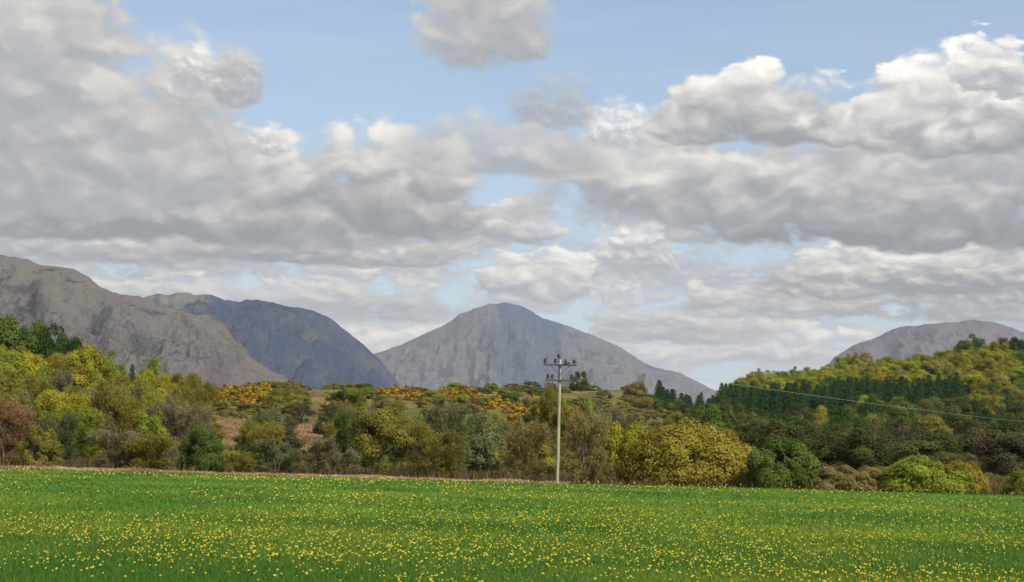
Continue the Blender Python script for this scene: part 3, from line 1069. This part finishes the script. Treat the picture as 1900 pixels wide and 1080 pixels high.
def fill():
    rng = random.Random(5)

    def scatter(n, xr, yr, mats, kinds, wr, hr, name, lab, group, spacing=.6, cat='tree', cond=None):
        placed = []
        tries = 0
        while len(placed) < n and tries < n * 60:
            tries += 1
            Y = rng.uniform(*yr)
            px = rng.uniform(*xr)
            if cond and not cond(px, Y):
                continue
            x = (px - 950) / F * Y
            w = rng.uniform(*wr)
            if any((x - a) ** 2 + ((Y - b) * .8) ** 2 < (spacing * (w + c) / 2) ** 2 for a, b, c in placed):
                continue
            placed.append((x, Y, w))
            m = rng.choice(mats)
            h = rng.uniform(*hr)
            if name == 'conifer_tree' and px < 1340:
                h *= .68
                w *= .8
            text = lab[m] if isinstance(lab, dict) else lab
            if name != 'gorse_bush':
                rel = where_is(x, Y, hz(x, Y) + h * .7)
                if len((text + ' ' + rel).split()) > 16:
                    text = ' '.join(text.split()[:3])
                text = text + ', ' + rel
            plant(name, rng.choice(kinds), m, x, Y, w, h, text, cat, group)

    L = lambda where: {k: v + ' ' + where for k, v in {
        'olive': 'olive budding tree', 'yellow': 'yellow-green tree', 'lime': 'light green tree', 'green': 'mid-green tree',
        'dark': 'dark green tree', 'brown': 'brown half-bare tree', 'red': 'reddish bare tree', 'grey': 'grey-brown bare tree',
        'greygreen': 'grey-green tree', 'orange': 'golden-olive tree', 'shade': 'dull dark tree', 'umber': 'dark brown bare tree'}.items()}
    # left hill wood
    scatter(40, (-80, 400), (168, 232), ['olive', 'olive', 'greygreen', 'grey', 'yellow', 'lime'], ['haze', 'round', 'haze'], (4, 6.5), (4.5, 7),
            'hillside_tree', L('low on the left hill'), 'trees of the lower left wood', cond=lambda px, Y: px < 350 or Y < 185)
    scatter(48, (-80, 400), (234, 335), ['olive', 'yellow', 'lime', 'lime', 'orange', 'olive'], ['round', 'tall', 'haze'], (5, 8), (5, 7.5),
            'hillside_tree', L('high on the left hill'), 'trees of the upper left wood',
            cond=lambda px, Y: px < 372 - (Y - 232) * .7)
    # scrub below the middle ridge
    scatter(34, (400, 1200), (170, 235), ['olive', 'greygreen', 'olive', 'grey', 'olive', 'green'], ['haze', 'bush', 'round'], (3.5, 6), (3, 5.5),
            'scrub_tree', L('behind the hedge'), 'scrub belt behind the hedge',
            cond=lambda px, Y: not (395 < px < 480 or 545 < px < 640))
    scatter(64, (640, 1300), (240, 460), ['olive', 'greygreen', 'brown', 'lime', 'greygreen', 'olive'], ['bush', 'round', 'haze'], (4, 7), (3, 5.5),
            'scrub_tree', L('on the middle slope'), 'scrub on the middle slope')
    scatter(80, (350, 680), (215, 530), ['olive', 'lime', 'shade', 'brown', 'olive'], ['bush', 'haze', 'haze'], (3, 6), (1.8, 3.6),
            'scrub_bush', {'olive': 'low olive scrub bush', 'lime': 'low green scrub bush',
                           'shade': 'low dark scrub bush', 'brown': 'low brown scrub bush'},
            'low bushes on the open slope', cat='bush', cond=lambda px, Y: not (365 < px < 512 and Y > 250) and not (395 < px < 480 or 545 < px < 628))
    scatter(95, (490, 1330), (450, 630), ['olive', 'lime', 'lime', 'green', 'brown', 'greygreen'], ['bush', 'bush'], (4, 9), (1.4, 2.8),
            'ridge_bush', L('on the middle ridge'), 'bushes on the middle ridge', cat='bush', cond=lambda px, Y: px > 512 or Y > 540)
    scatter(22, (372, 540), (388, 452), ['olive', 'lime', 'brown', 'shade'], ['bush', 'haze'], (3, 5.5), (1.0, 1.9),
            'scrub_bush', {'olive': 'small olive scrub bush under the gorse', 'lime': 'small green scrub bush under the gorse',
                           'shade': 'small dark scrub bush under the gorse', 'brown': 'small brown scrub bush under the gorse'},
            'small bushes under the gorse', cat='bush')
    # gorse in bloom
    for xr, yr, n in (((372, 505), (452, 530), 40), ((700, 760), (470, 540), 9), ((770, 900), (440, 520), 18), ((880, 1010), (400, 480), 20),
                      ((1090, 1165), (380, 430), 7), ((610, 660), (430, 500), 4)):
        where = {372: 'below the brown fell on the left', 700: 'under the foot of the dark blue mountain', 770: 'on the ridge below the pale pyramid mountain',
                 880: 'on the slope left of the utility pole', 1090: 'right of the utility pole', 610: 'above the dark thorn scrub'}[xr[0]]
        scatter(n, xr, yr, ['gorse'], ['gorse'], (3.0, 5.2), (1.6, 2.8), 'gorse_bush', 'yellow flowering gorse bush in the patch ' + where,
                'gorse patch ' + where, .55, 'bush')
    # wood at the foot of the right hill, cloud shade painted in dark tree colours
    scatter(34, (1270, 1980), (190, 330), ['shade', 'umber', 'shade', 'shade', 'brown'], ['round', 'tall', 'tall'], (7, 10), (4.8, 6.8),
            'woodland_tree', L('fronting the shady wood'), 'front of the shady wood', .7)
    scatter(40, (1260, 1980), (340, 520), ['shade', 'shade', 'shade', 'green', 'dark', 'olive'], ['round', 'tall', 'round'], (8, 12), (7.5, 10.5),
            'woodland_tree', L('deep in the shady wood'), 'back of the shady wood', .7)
    scatter(20, (1180, 1420), (430, 590), ['shade', 'green', 'brown', 'greygreen', 'olive'], ['round', 'haze', 'bush'], (6, 10), (3.6, 5.6),
            'woodland_tree', L('below the conifers'), 'trees under the conifers', .55)
    # conifer plantation
    scatter(190, (1205, 1790), (585, 705), ['conifer'], ['conifer'], (6, 9.5), (8.5, 13),
            'conifer_tree', 'dark blue-green plantation conifer', 'conifer plantation', .5,
            cond=lambda px, Y: (1225 < px < 1330 and Y < 620) or (px >= 1330 and 598 + (px - 1330) * .06 < Y < 655 + max(0, px - 1450) * .14))
    # sunlit wood on the right hill
    scatter(190, (1350, 1990), (700, 880), ['yellow', 'lime', 'olive', 'yellow', 'lime', 'yellow', 'lime', 'orange', 'green'], ['round', 'round', 'tall', 'round'], (7, 17), (6, 11),
            'hilltop_tree', L('in the sunlit wood'), 'sunlit wood on the right hill', .55,
            cond=lambda px, Y: px > 1380 or Y > 780)
    scatter(45, (1600, 1990), (530, 700), ['olive', 'lime', 'shade', 'yellow', 'green', 'shade'], ['round', 'round', 'tall', 'haze'], (8, 12), (7, 9.5),
            'woodland_tree', L('half-way up the right hill'), 'wood half-way up the right hill', .55,
            cond=lambda px, Y: px > 1790 or Y < 600)


fill()


# ------------------------------------------------------------------ utility pole
def lathe(profile, sides=12):
    V_, F_ = [], []
    for r, z in profile:
        for k in range(sides):
            a = 2 * PI * k / sides
            V_.append((r * math.cos(a), r * math.sin(a), z))
    for i in range(len(profile) - 1):
        for k in range(sides):
            k2 = (k + 1) % sides
            F_.append((i * sides + k, i * sides + k2, (i + 1) * sides + k2, (i + 1) * sides + k))
    return V_, F_


def boxmesh(name, sx, sy, sz, bev=0.012):
    import bmesh
    bm = bmesh.new()
    bmesh.ops.create_cube(bm, size=1)
    for v in bm.verts:
        v.co.x *= sx; v.co.y *= sy; v.co.z *= sz
    bmesh.ops.bevel(bm, geom=bm.edges[:], offset=bev, segments=2, affect='EDGES')
    me = bpy.data.meshes.new(name)
    bm.to_mesh(me)
    bm.free()
    return me


def build_pole():
    wood, nt = material('weathered_pole_wood')
    tcn = S(nt, nt.node('ShaderNodeTexCoord').outputs['Object'])
    n = nt.noise(nt.vmul(tcn, (14, 14, .7)), 1.0, 6, 0.6)
    n2 = nt.noise(tcn, .8, 3, .5)
    cc = nt.mix(nt.smooth(n, .35, .68), (.34, .31, .235), (.20, .18, .13))
    cc = nt.mix(nt.smooth(n2, .5, .7) * .5, cc, (.14, .13, .095))
    finish(nt, cc, .85, .15, bump=n, bump_strength=.5, bump_dist=.02)
    steel, nt = material('dark_galvanised_steel')
    n = nt.noise(position(nt), 6, 4, .6)
    finish(nt, nt.mix(n, (.03, .032, .035), (.07, .07, .07)), .6, .4)
    porc, nt = material('dark_brown_porcelain')
    n = nt.noise(position(nt), 9, 3, .5)
    finish(nt, nt.mix(n, (.012, .010, .012), (.03, .022, .02)), .25, .5)

    Y = 142.0
    b = at(1034, 897, Y)
    base = Vector((b.x, Y, hz(b.x, Y)))
    top = at(1040, 668, Y)
    H = top.z - base.z
    root = empty('utility_pole', base)
    tag(root, 'pale wooden utility pole with dark insulators on two crossarms at the meadow edge', 'utility pole')
    V_, F_ = lathe([(.130, -.3), (.127, 0), (.121, H * .3), (.108, H * .65), (.095, H), (.07, H + .03), (0.001, H + .03)], 16)
    link('shaft', mesh_np('shaft', V_, np.array(F_), True), wood, root)
    Z = lambda py: at(1040, py, Y).z - base.z
    Xo = lambda px: at(px, 680, Y).x - base.x - (at(1040, 680, Y).x - base.x)
    arm_u = link('crossarm', boxmesh('crossarm', 2.5, .11, .12), steel, root)
    arm_u.location = (0, -.19, Z(677.5))
    arm_l = link('crossarm', boxmesh('crossarm', 2.0, .10, .11), steel, root)
    arm_l.location = (0, -.17, Z(706))
    br = boxmesh('brace', .92, .03, .05, .006)
    for s in (-1, 1):
        o = link('brace', br, None, root)
        if not br.materials: br.materials.append(steel)
        o.location = (s * .38, -.205 + .03 * s, Z(677.5) - .36)
        o.rotation_euler = (0, s * -.72, 0)
    pl = link('mounting_plate', boxmesh('mounting_plate', .15, .05, 1.15, .01), steel, root)
    pl.location = (-.06, -.155, Z(690))
    ins = mesh_np('insulator', *[np.array(q) for q in lathe(
        [(.02, -.16), (.03, -.02), (.06, -.02), (.125, .0), (.14, .035), (.07, .06), (.075, .08), (.13, .10), (.14, .13), (.07, .16), (.07, .18),
         (.105, .20), (.11, .23), (.06, .27), (.03, .30), (.001, .305)], 14)], True)
    ins.materials.append(porc)
    zu, zl = Z(677.5) + .16, Z(706) + .16
    tips = []
    for px in (1012, 1031, 1050, 1066):
        o = link('insulator', ins, None, root)
        o.location = (Xo(px), -.19, zu)
        tips.append(base + o.location + Vector((0, 0, .24)))
    for px in (1018, 1026, 1062):
        o = link('insulator', ins, None, root)
        o.location = (Xo(px), -.17, zl)
    o = link('insulator', ins, None, root)
    o.location = (-.12, 0, H + .18)
    link('top_pin', boxmesh('top_pin', .035, .035, .5, .005), steel, root).location = (-.12, -.06, H - .08)
    dead = link('strain_insulator', mesh_np('strain_insulator', *[np.array(q) for q in lathe(
        [(.02, -.3), (.07, -.26), (.09, -.22), (.05, -.16), (.09, -.1), (.09, -.04), (.05, 0), (.09, .06), (.09, .12), (.05, .18), (.08, .24), (.02, .3)], 12)], True), porc, root)
    dead.location = (Xo(1054), -.19, zu - .02)
    dead.rotation_euler = (0, 1.25, .3)
    st = link('step_iron', boxmesh('step_iron', .32, .03, .03, .005), steel, root)
    st.location = (-.02, 0, Z(848))
    # line running off to the next pole out of frame
    p0 = tips[3]
    p1 = at(1900, 779, 262)
    dirv = p1 - p0
    p2 = p0 + dirv * 1.25
    pts = []
    for i in range(41):
        t = i / 40
        p = p0.lerp(p2, t)
        p.z -= 1.7 * 4 * t * (1 - t) * .25
        pts.append(tuple(p))
    V_, F_ = tube(pts, [.010] * 41, 6)
    wire, nt = material('aluminium_line')
    n = nt.noise(position(nt), 3, 2, .5)
    finish(nt, nt.mix(n, (.26, .29, .25), (.36, .38, .33)), .5, .4)
    o = link('power_line', mesh_np('power_line', V_, np.array(F_), True), wire)
    tag(o, 'thin pale power line running from the pole past the right hill', 'power line')
    # the pole that carries its far end, beyond the frame
    gz = hz(p2.x, p2.y)
    r2 = empty('utility_pole', (p2.x, p2.y, gz))
    tag(r2, 'next wooden utility pole carrying the far end of the power line', 'utility pole')
    hh = p2.z - gz - .35
    V_, F_ = lathe([(.175, -.3), (.172, 0), (.15, hh * .65), (.132, hh), (.001, hh + .02)], 14)
    link('shaft', mesh_np('shaft', V_, np.array(F_), True), wood, r2)
    a2 = link('crossarm', boxmesh('crossarm', 2.2, .11, .12), steel, r2)
    a2.location = (0, -.18, hh - .2)
    i2 = link('insulator', ins, None, r2)
    i2.location = (0, 0, hh + .12)


build_pole()


# ------------------------------------------------------------------ grass and flowers
def field_points(n, rng, y0=24.0, y1=142.5):
    """points spread evenly over the meadow as it is seen: thinner far away"""
    inv = rng.uniform(1 / y1, 1 / y0, n)
    Y = 1 / inv
    X = rng.uniform(-.33, .33, n) * Y
    return X, Y


def build_grass():
    rng = np.random.default_rng(77)
    n = 330000
    X, Y = field_points(n, rng)
    Z = height(X, Y) + .02
    tall = fbm(X / 3.0, Y / 3.0, 3, 8)
    h = rng.uniform(.06, .17, n) * (.45 + .75 * tall)
    w = .0085 * np.maximum(1, Y / 26) * rng.uniform(.7, 1.4, n)
    a = rng.uniform(0, PI, n)
    lean = rng.normal(size=(n, 2)) * .5 * h[:, None]
    b = np.stack([X, Y, Z], 1)
    s = np.stack([np.cos(a) * w, np.sin(a) * w * .6, np.zeros(n)], 1)
    tip = b + np.concatenate([lean, h[:, None]], 1)
    v = np.stack([b - s, b + s, tip], 1).reshape(-1, 3)
    T = np.clip((fbm(X / 6, Y / 9, 4, 19) - .5) * 1.9 + .45 + rng.normal(0, .26, n), 0, 1)
    me = mesh_np('grass', v, np.arange(n * 3).reshape(-1, 3), False, {'tint': np.repeat(T, 3)})
    m, nt = material('grass_blades')
    t = attr(nt, 'tint')
    finish(nt, nt.mix(t, (.056, .132, .020), (.165, .218, .027)), .7, .12, trans=.35)
    o = link('grass', me, m)
    tag(o, 'short lush green grass covering the meadow', kind='stuff')


def flower_geo():
    """dandelion: domed head of petals on a stem; unit = metres"""
    V_, F_, M_ = [], [], []
    st = tube([(0, 0, -.16), (.004, 0, -.08), (0, 0, 0)], [.0035, .003, .003], 3)
    V_ += [tuple(p) for p in st[0]]
    F_ += [tuple(q) for q in st[1]]
    M_ += [1] * len(st[1])
    for ring, (r, z, k) in enumerate(((.019, .0, 9), (.013, .009, 7))):
        for i in range(k):
            a = 2 * PI * (i + .5 * ring) / k
            da = PI / k * .9
            b = len(V_)
            V_ += [(.004 * math.cos(a), .004 * math.sin(a), z + .006), (r * .8 * math.cos(a - da), r * .8 * math.sin(a - da), z + .008),
                   (r * 1.05 * math.cos(a), r * 1.05 * math.sin(a), z + .002), (r * .8 * math.cos(a + da), r * .8 * math.sin(a + da), z + .008)]
            F_.append((b, b + 1, b + 2, b + 3))
            M_.append(0)
    return np.array(V_), np.array(F_), np.array(M_)


def flower_clumps(X, Y):
    n = fbm(X / 5.5, Y / 11, 4, 61)
    d = np.clip((n - .50) / .075, 0.025, 1) * .66
    # the denser drifts seen in the photograph
    for px, Yc, rx, ry in ((580, 60, 4.5, 22), (1010, 62, 4, 14), (1200, 55, 4, 7), (1330, 42, 4, 6), (760, 36, 3.5, 5), (60, 46, 3, 5),
                           (330, 47, 3, 4), (1480, 33, 4, 4), (1780, 52, 6, 10), (1100, 118, 14, 14), (560, 112, 8, 10), (220, 118, 5, 6), (1550, 90, 9, 9)):
        xc = (px - 950) / F * Yc
        d = d + .85 * np.exp(-((X - xc) / rx) ** 2 - ((Y - Yc) / ry) ** 2)
    for px, Yc, rx, ry in ((100, 75, 5, 22), (330, 62, 3, 6), (1310, 100, 6, 14)):
        xc = (px - 950) / F * Yc
        d = d * (1 - .85 * np.exp(-((X - xc) / rx) ** 2 - ((Y - Yc) / ry) ** 2))
    return np.clip(d, 0, 1.0)


def build_flowers():
    rng = np.random.default_rng(99)
    n = 26000
    X, Y = field_points(n, rng, 26.0)
    keep = rng.random(n) < flower_clumps(X, Y) * np.clip(.38 + (Y - 30) / 50 * .3, .38, .75)
    X, Y = X[keep], Y[keep]
    Z = height(X, Y) + .02
    V0, F0, M0 = flower_geo()
    pm, nt = material('dandelion_petals')
    r_ = attr(nt, 'tint')
    finish(nt, nt.mix(nt.math('ADD', r_, S(nt, nt.node('ShaderNodeObjectInfo').outputs['Random']) * .6, clamp=True), (.58, .38, .012), (.70, .60, .08)), .7, .1, trans=.15)
    gm, nt = material('dandelion_stem')
    finish(nt, nt.mix(nt.noise(position(nt), 20, 2, .5), (.10, .16, .04), (.16, .18, .06)), .7, .1)
    hgt = rng.uniform(.11, .21, len(X)) + .07 * np.clip((Y - 50) / 60, 0, 1)
    inview = (np.abs(X / Y) < .262) & (Y > 29.5)
    order = np.argsort(np.where(inview, Y, 1e9))
    near = order[:290]
    rest = order[290:]
    me = mesh_np('dandelion', V0, F0, False, {'tint': np.zeros(len(V0))})
    me.materials.append(pm); me.materials.append(gm)
    me.polygons.foreach_set('material_index', M0.astype(np.int32))
    for i in near:
        o = bpy.data.objects.new('dandelion', me)
        COL.objects.link(o)
        o.location = (X[i], Y[i], Z[i] + hgt[i])
        o.rotation_euler = (rng.uniform(.1, .9), rng.normal(0, .25), rng.uniform(-.8, .8))
        k = rng.uniform(.5, 1.05)
        o.scale = (k, k, k)
        tag(o, 'yellow dandelion in flower among the nearest grass of the meadow', 'flower', 'dandelions nearest in the meadow')
    # the thousands farther off: one mass
    m = len(rest)
    head = M0[:, None].repeat(4, 1).ravel() == 0
    tilt = rng.uniform(.2, .95, m)
    c_, s_ = np.cos(tilt), np.sin(tilt)
    k = rng.uniform(.5, 1.12, m) * np.maximum(1, (Y[rest] / 42) ** .85)
    P = V0[None] * k[:, None, None]
    Py = P[..., 1] * c_[:, None] - P[..., 2] * s_[:, None]
    Pz = P[..., 1] * s_[:, None] + P[..., 2] * c_[:, None]
    Q = np.stack([P[..., 0] + X[rest][:, None], Py + Y[rest][:, None], Pz + (Z[rest] + hgt[rest])[:, None]], -1)
    nv = len(V0)
    FF = (F0[None] + (np.arange(m) * nv)[:, None, None]).reshape(-1, 4)
    me = mesh_np('dandelions', Q.reshape(-1, 3), FF, False, {'tint': np.repeat(rng.random(m), nv)})
    me.materials.append(pm); me.materials.append(gm)
    me.polygons.foreach_set('material_index', np.tile(M0, m).astype(np.int32))
    o = bpy.data.objects.new('dandelions', me)
    COL.objects.link(o)
    tag(o, 'drifts of yellow dandelions scattered over the far meadow', kind='stuff')


def build_verge():
    """dry grass and bracken along the far edge of the field, left half, then green tufts on the right"""
    rng = np.random.default_rng(123)
    n = 26000
    px = rng.uniform(-150, 1060, n)
    Y = 143.6 + np.abs(rng.normal(0, .8, n))
    X = (px - 950) / F * Y
    Z = height(X, Y)
    h = rng.uniform(.16, .42, n) * (.3 + fbm(X / 2.5, Y / 2.5, 3, 4))
    w = rng.uniform(.02, .045, n)
    a = rng.uniform(0, PI, n)
    b = np.stack([X, Y, Z - .05], 1)
    s = np.stack([np.cos(a) * w, np.sin(a) * w * .5, np.zeros(n)], 1)
    tip = b + np.stack([rng.normal(0, .14, n), rng.normal(0, .14, n), h], 1)
    v = np.stack([b - s, b + s, tip], 1).reshape(-1, 3)
    T = np.clip(fbm(X / 3, Y / 3, 3, 44) * 1.5 - .25 + rng.normal(0, .12, n), 0, 1)
    me = mesh_np('dry_grass', v, np.arange(n * 3).reshape(-1, 3), False, {'tint': np.repeat(T, 3)})
    m, nt = material('dry_grass_straw')
    finish(nt, nt.mix(attr(nt, 'tint'), (.24, .12, .065), (.46, .35, .23)), .9, .05, trans=.15)
    o = link('dry_grass', me, m)
    tag(o, 'strip of pinkish dry grass and bracken along the far edge of the meadow', kind='stuff')

    n = 60000
    px = rng.uniform(-300, 2200, n)
    Y = 144.5 + rng.gamma(2.0, 14, n)
    X = (px - 950) / F * Y
    Z = height(X, Y)
    cl = fbm(X / 5, Y / 5, 3, 14)
    h = rng.uniform(.3, 1.1, n) * (.3 + cl)
    w = rng.uniform(.03, .09, n)
    a = rng.uniform(0, PI, n)
    b = np.stack([X, Y, Z - .05], 1)
    s = np.stack([np.cos(a) * w, np.sin(a) * w * .5, np.zeros(n)], 1)
    tip = b + np.stack([rng.normal(0, .2, n), rng.normal(0, .2, n), h], 1)
    v = np.stack([b - s, b + s, tip], 1).reshape(-1, 3)
    T = np.clip(cl + rng.normal(0, .2, n), 0, 1)
    me = mesh_np('undergrowth', v, np.arange(n * 3).reshape(-1, 3), False, {'tint': np.repeat(T, 3)})
    m, nt = material('undergrowth_stems')
    finish(nt, nt.mix(attr(nt, 'tint'), (.045, .04, .02), (.12, .09, .04)), .9, .05, trans=.15)
    o = link('undergrowth', me, m)
    tag(o, 'brown-green undergrowth at the foot of the bushes behind the meadow', kind='stuff')


def build_rough_grass():
    rng = np.random.default_rng(321)
    n = 70000
    Y = 1 / rng.uniform(1 / 660, 1 / 190, n)
    px = rng.uniform(-100, 2000, n)
    X = (px - 950) / F * Y
    cl = fbm(X / 14, Y / 14, 4, 71)
    ok = (cl > .42) & ~((Y < 450) & (Y > 250) & (((px > 395) & (px < 485)) | ((px > 548) & (px < 630))))
    X, Y, cl = X[ok], Y[ok], cl[ok]
    n = len(X)
    Z = height(X, Y)
    h = rng.uniform(.35, 1.0, n) * (.4 + cl)
    w = .06 * Y / 200 * rng.uniform(.7, 1.6, n)
    a = rng.uniform(0, PI, n)
    b = np.stack([X, Y, Z - .1], 1)
    s = np.stack([np.cos(a) * w, np.sin(a) * w * .5, np.zeros(n)], 1)
    tip = b + np.stack([rng.normal(0, .2, n), rng.normal(0, .2, n), h], 1)
    v = np.stack([b - s, b + s, tip], 1).reshape(-1, 3)
    T = np.clip((fbm(X / 30, Y / 30, 3, 15) - .5) * 2.2 + .5 + rng.normal(0, .2, n), 0, 1)
    me = mesh_np('rough_grass', v, np.arange(n * 3).reshape(-1, 3), False, {'tint': np.repeat(T, 3)})
    m, nt = material('rough_grass_tussock')
    finish(nt, nt.mix(attr(nt, 'tint'), (.075, .085, .020), (.19, .155, .055)), .9, .05, trans=.2)
    o = link('rough_grass', me, m)
    tag(o, 'rough olive tussock grass and low scrub over the slopes behind the hedge', kind='stuff')


def build_bracken():
    rng = np.random.default_rng(55)
    n = 26000
    Y = rng.uniform(262, 385, n)
    left = rng.random(n) < .55
    px = np.where(left, rng.normal(440, 22, n), rng.normal(588, 22, n))
    X = (px - 950) / F * Y
    Z = height(X, Y)
    h = rng.uniform(.25, .6, n)
    w = rng.uniform(.08, .22, n)
    a = rng.uniform(0, PI, n)
    b = np.stack([X, Y, Z - .05], 1)
    s = np.stack([np.cos(a) * w, np.sin(a) * w * .5, np.zeros(n)], 1)
    tip = b + np.stack([rng.normal(0, .2, n), rng.normal(0, .2, n), h], 1)
    v = np.stack([b - s, b + s, tip], 1).reshape(-1, 3)
    T = np.clip((fbm(X / 8, Y / 8, 3, 15) - .5) * 2 + .5 + rng.normal(0, .2, n), 0, 1)
    me = mesh_np('dry_bracken', v, np.arange(n * 3).reshape(-1, 3), False, {'tint': np.repeat(T, 3)})
    m, nt = material('dead_bracken_fronds')
    finish(nt, nt.mix(attr(nt, 'tint'), (.20, .125, .062), (.33, .22, .12)), .9, .05, trans=.2)
    o = link('dry_bracken', me, m)
    tag(o, 'two tan-pink clearings of dead bracken on the slope behind the hedge', kind='stuff')


build_grass()
build_bracken()
build_rough_grass()
build_flowers()
build_verge()
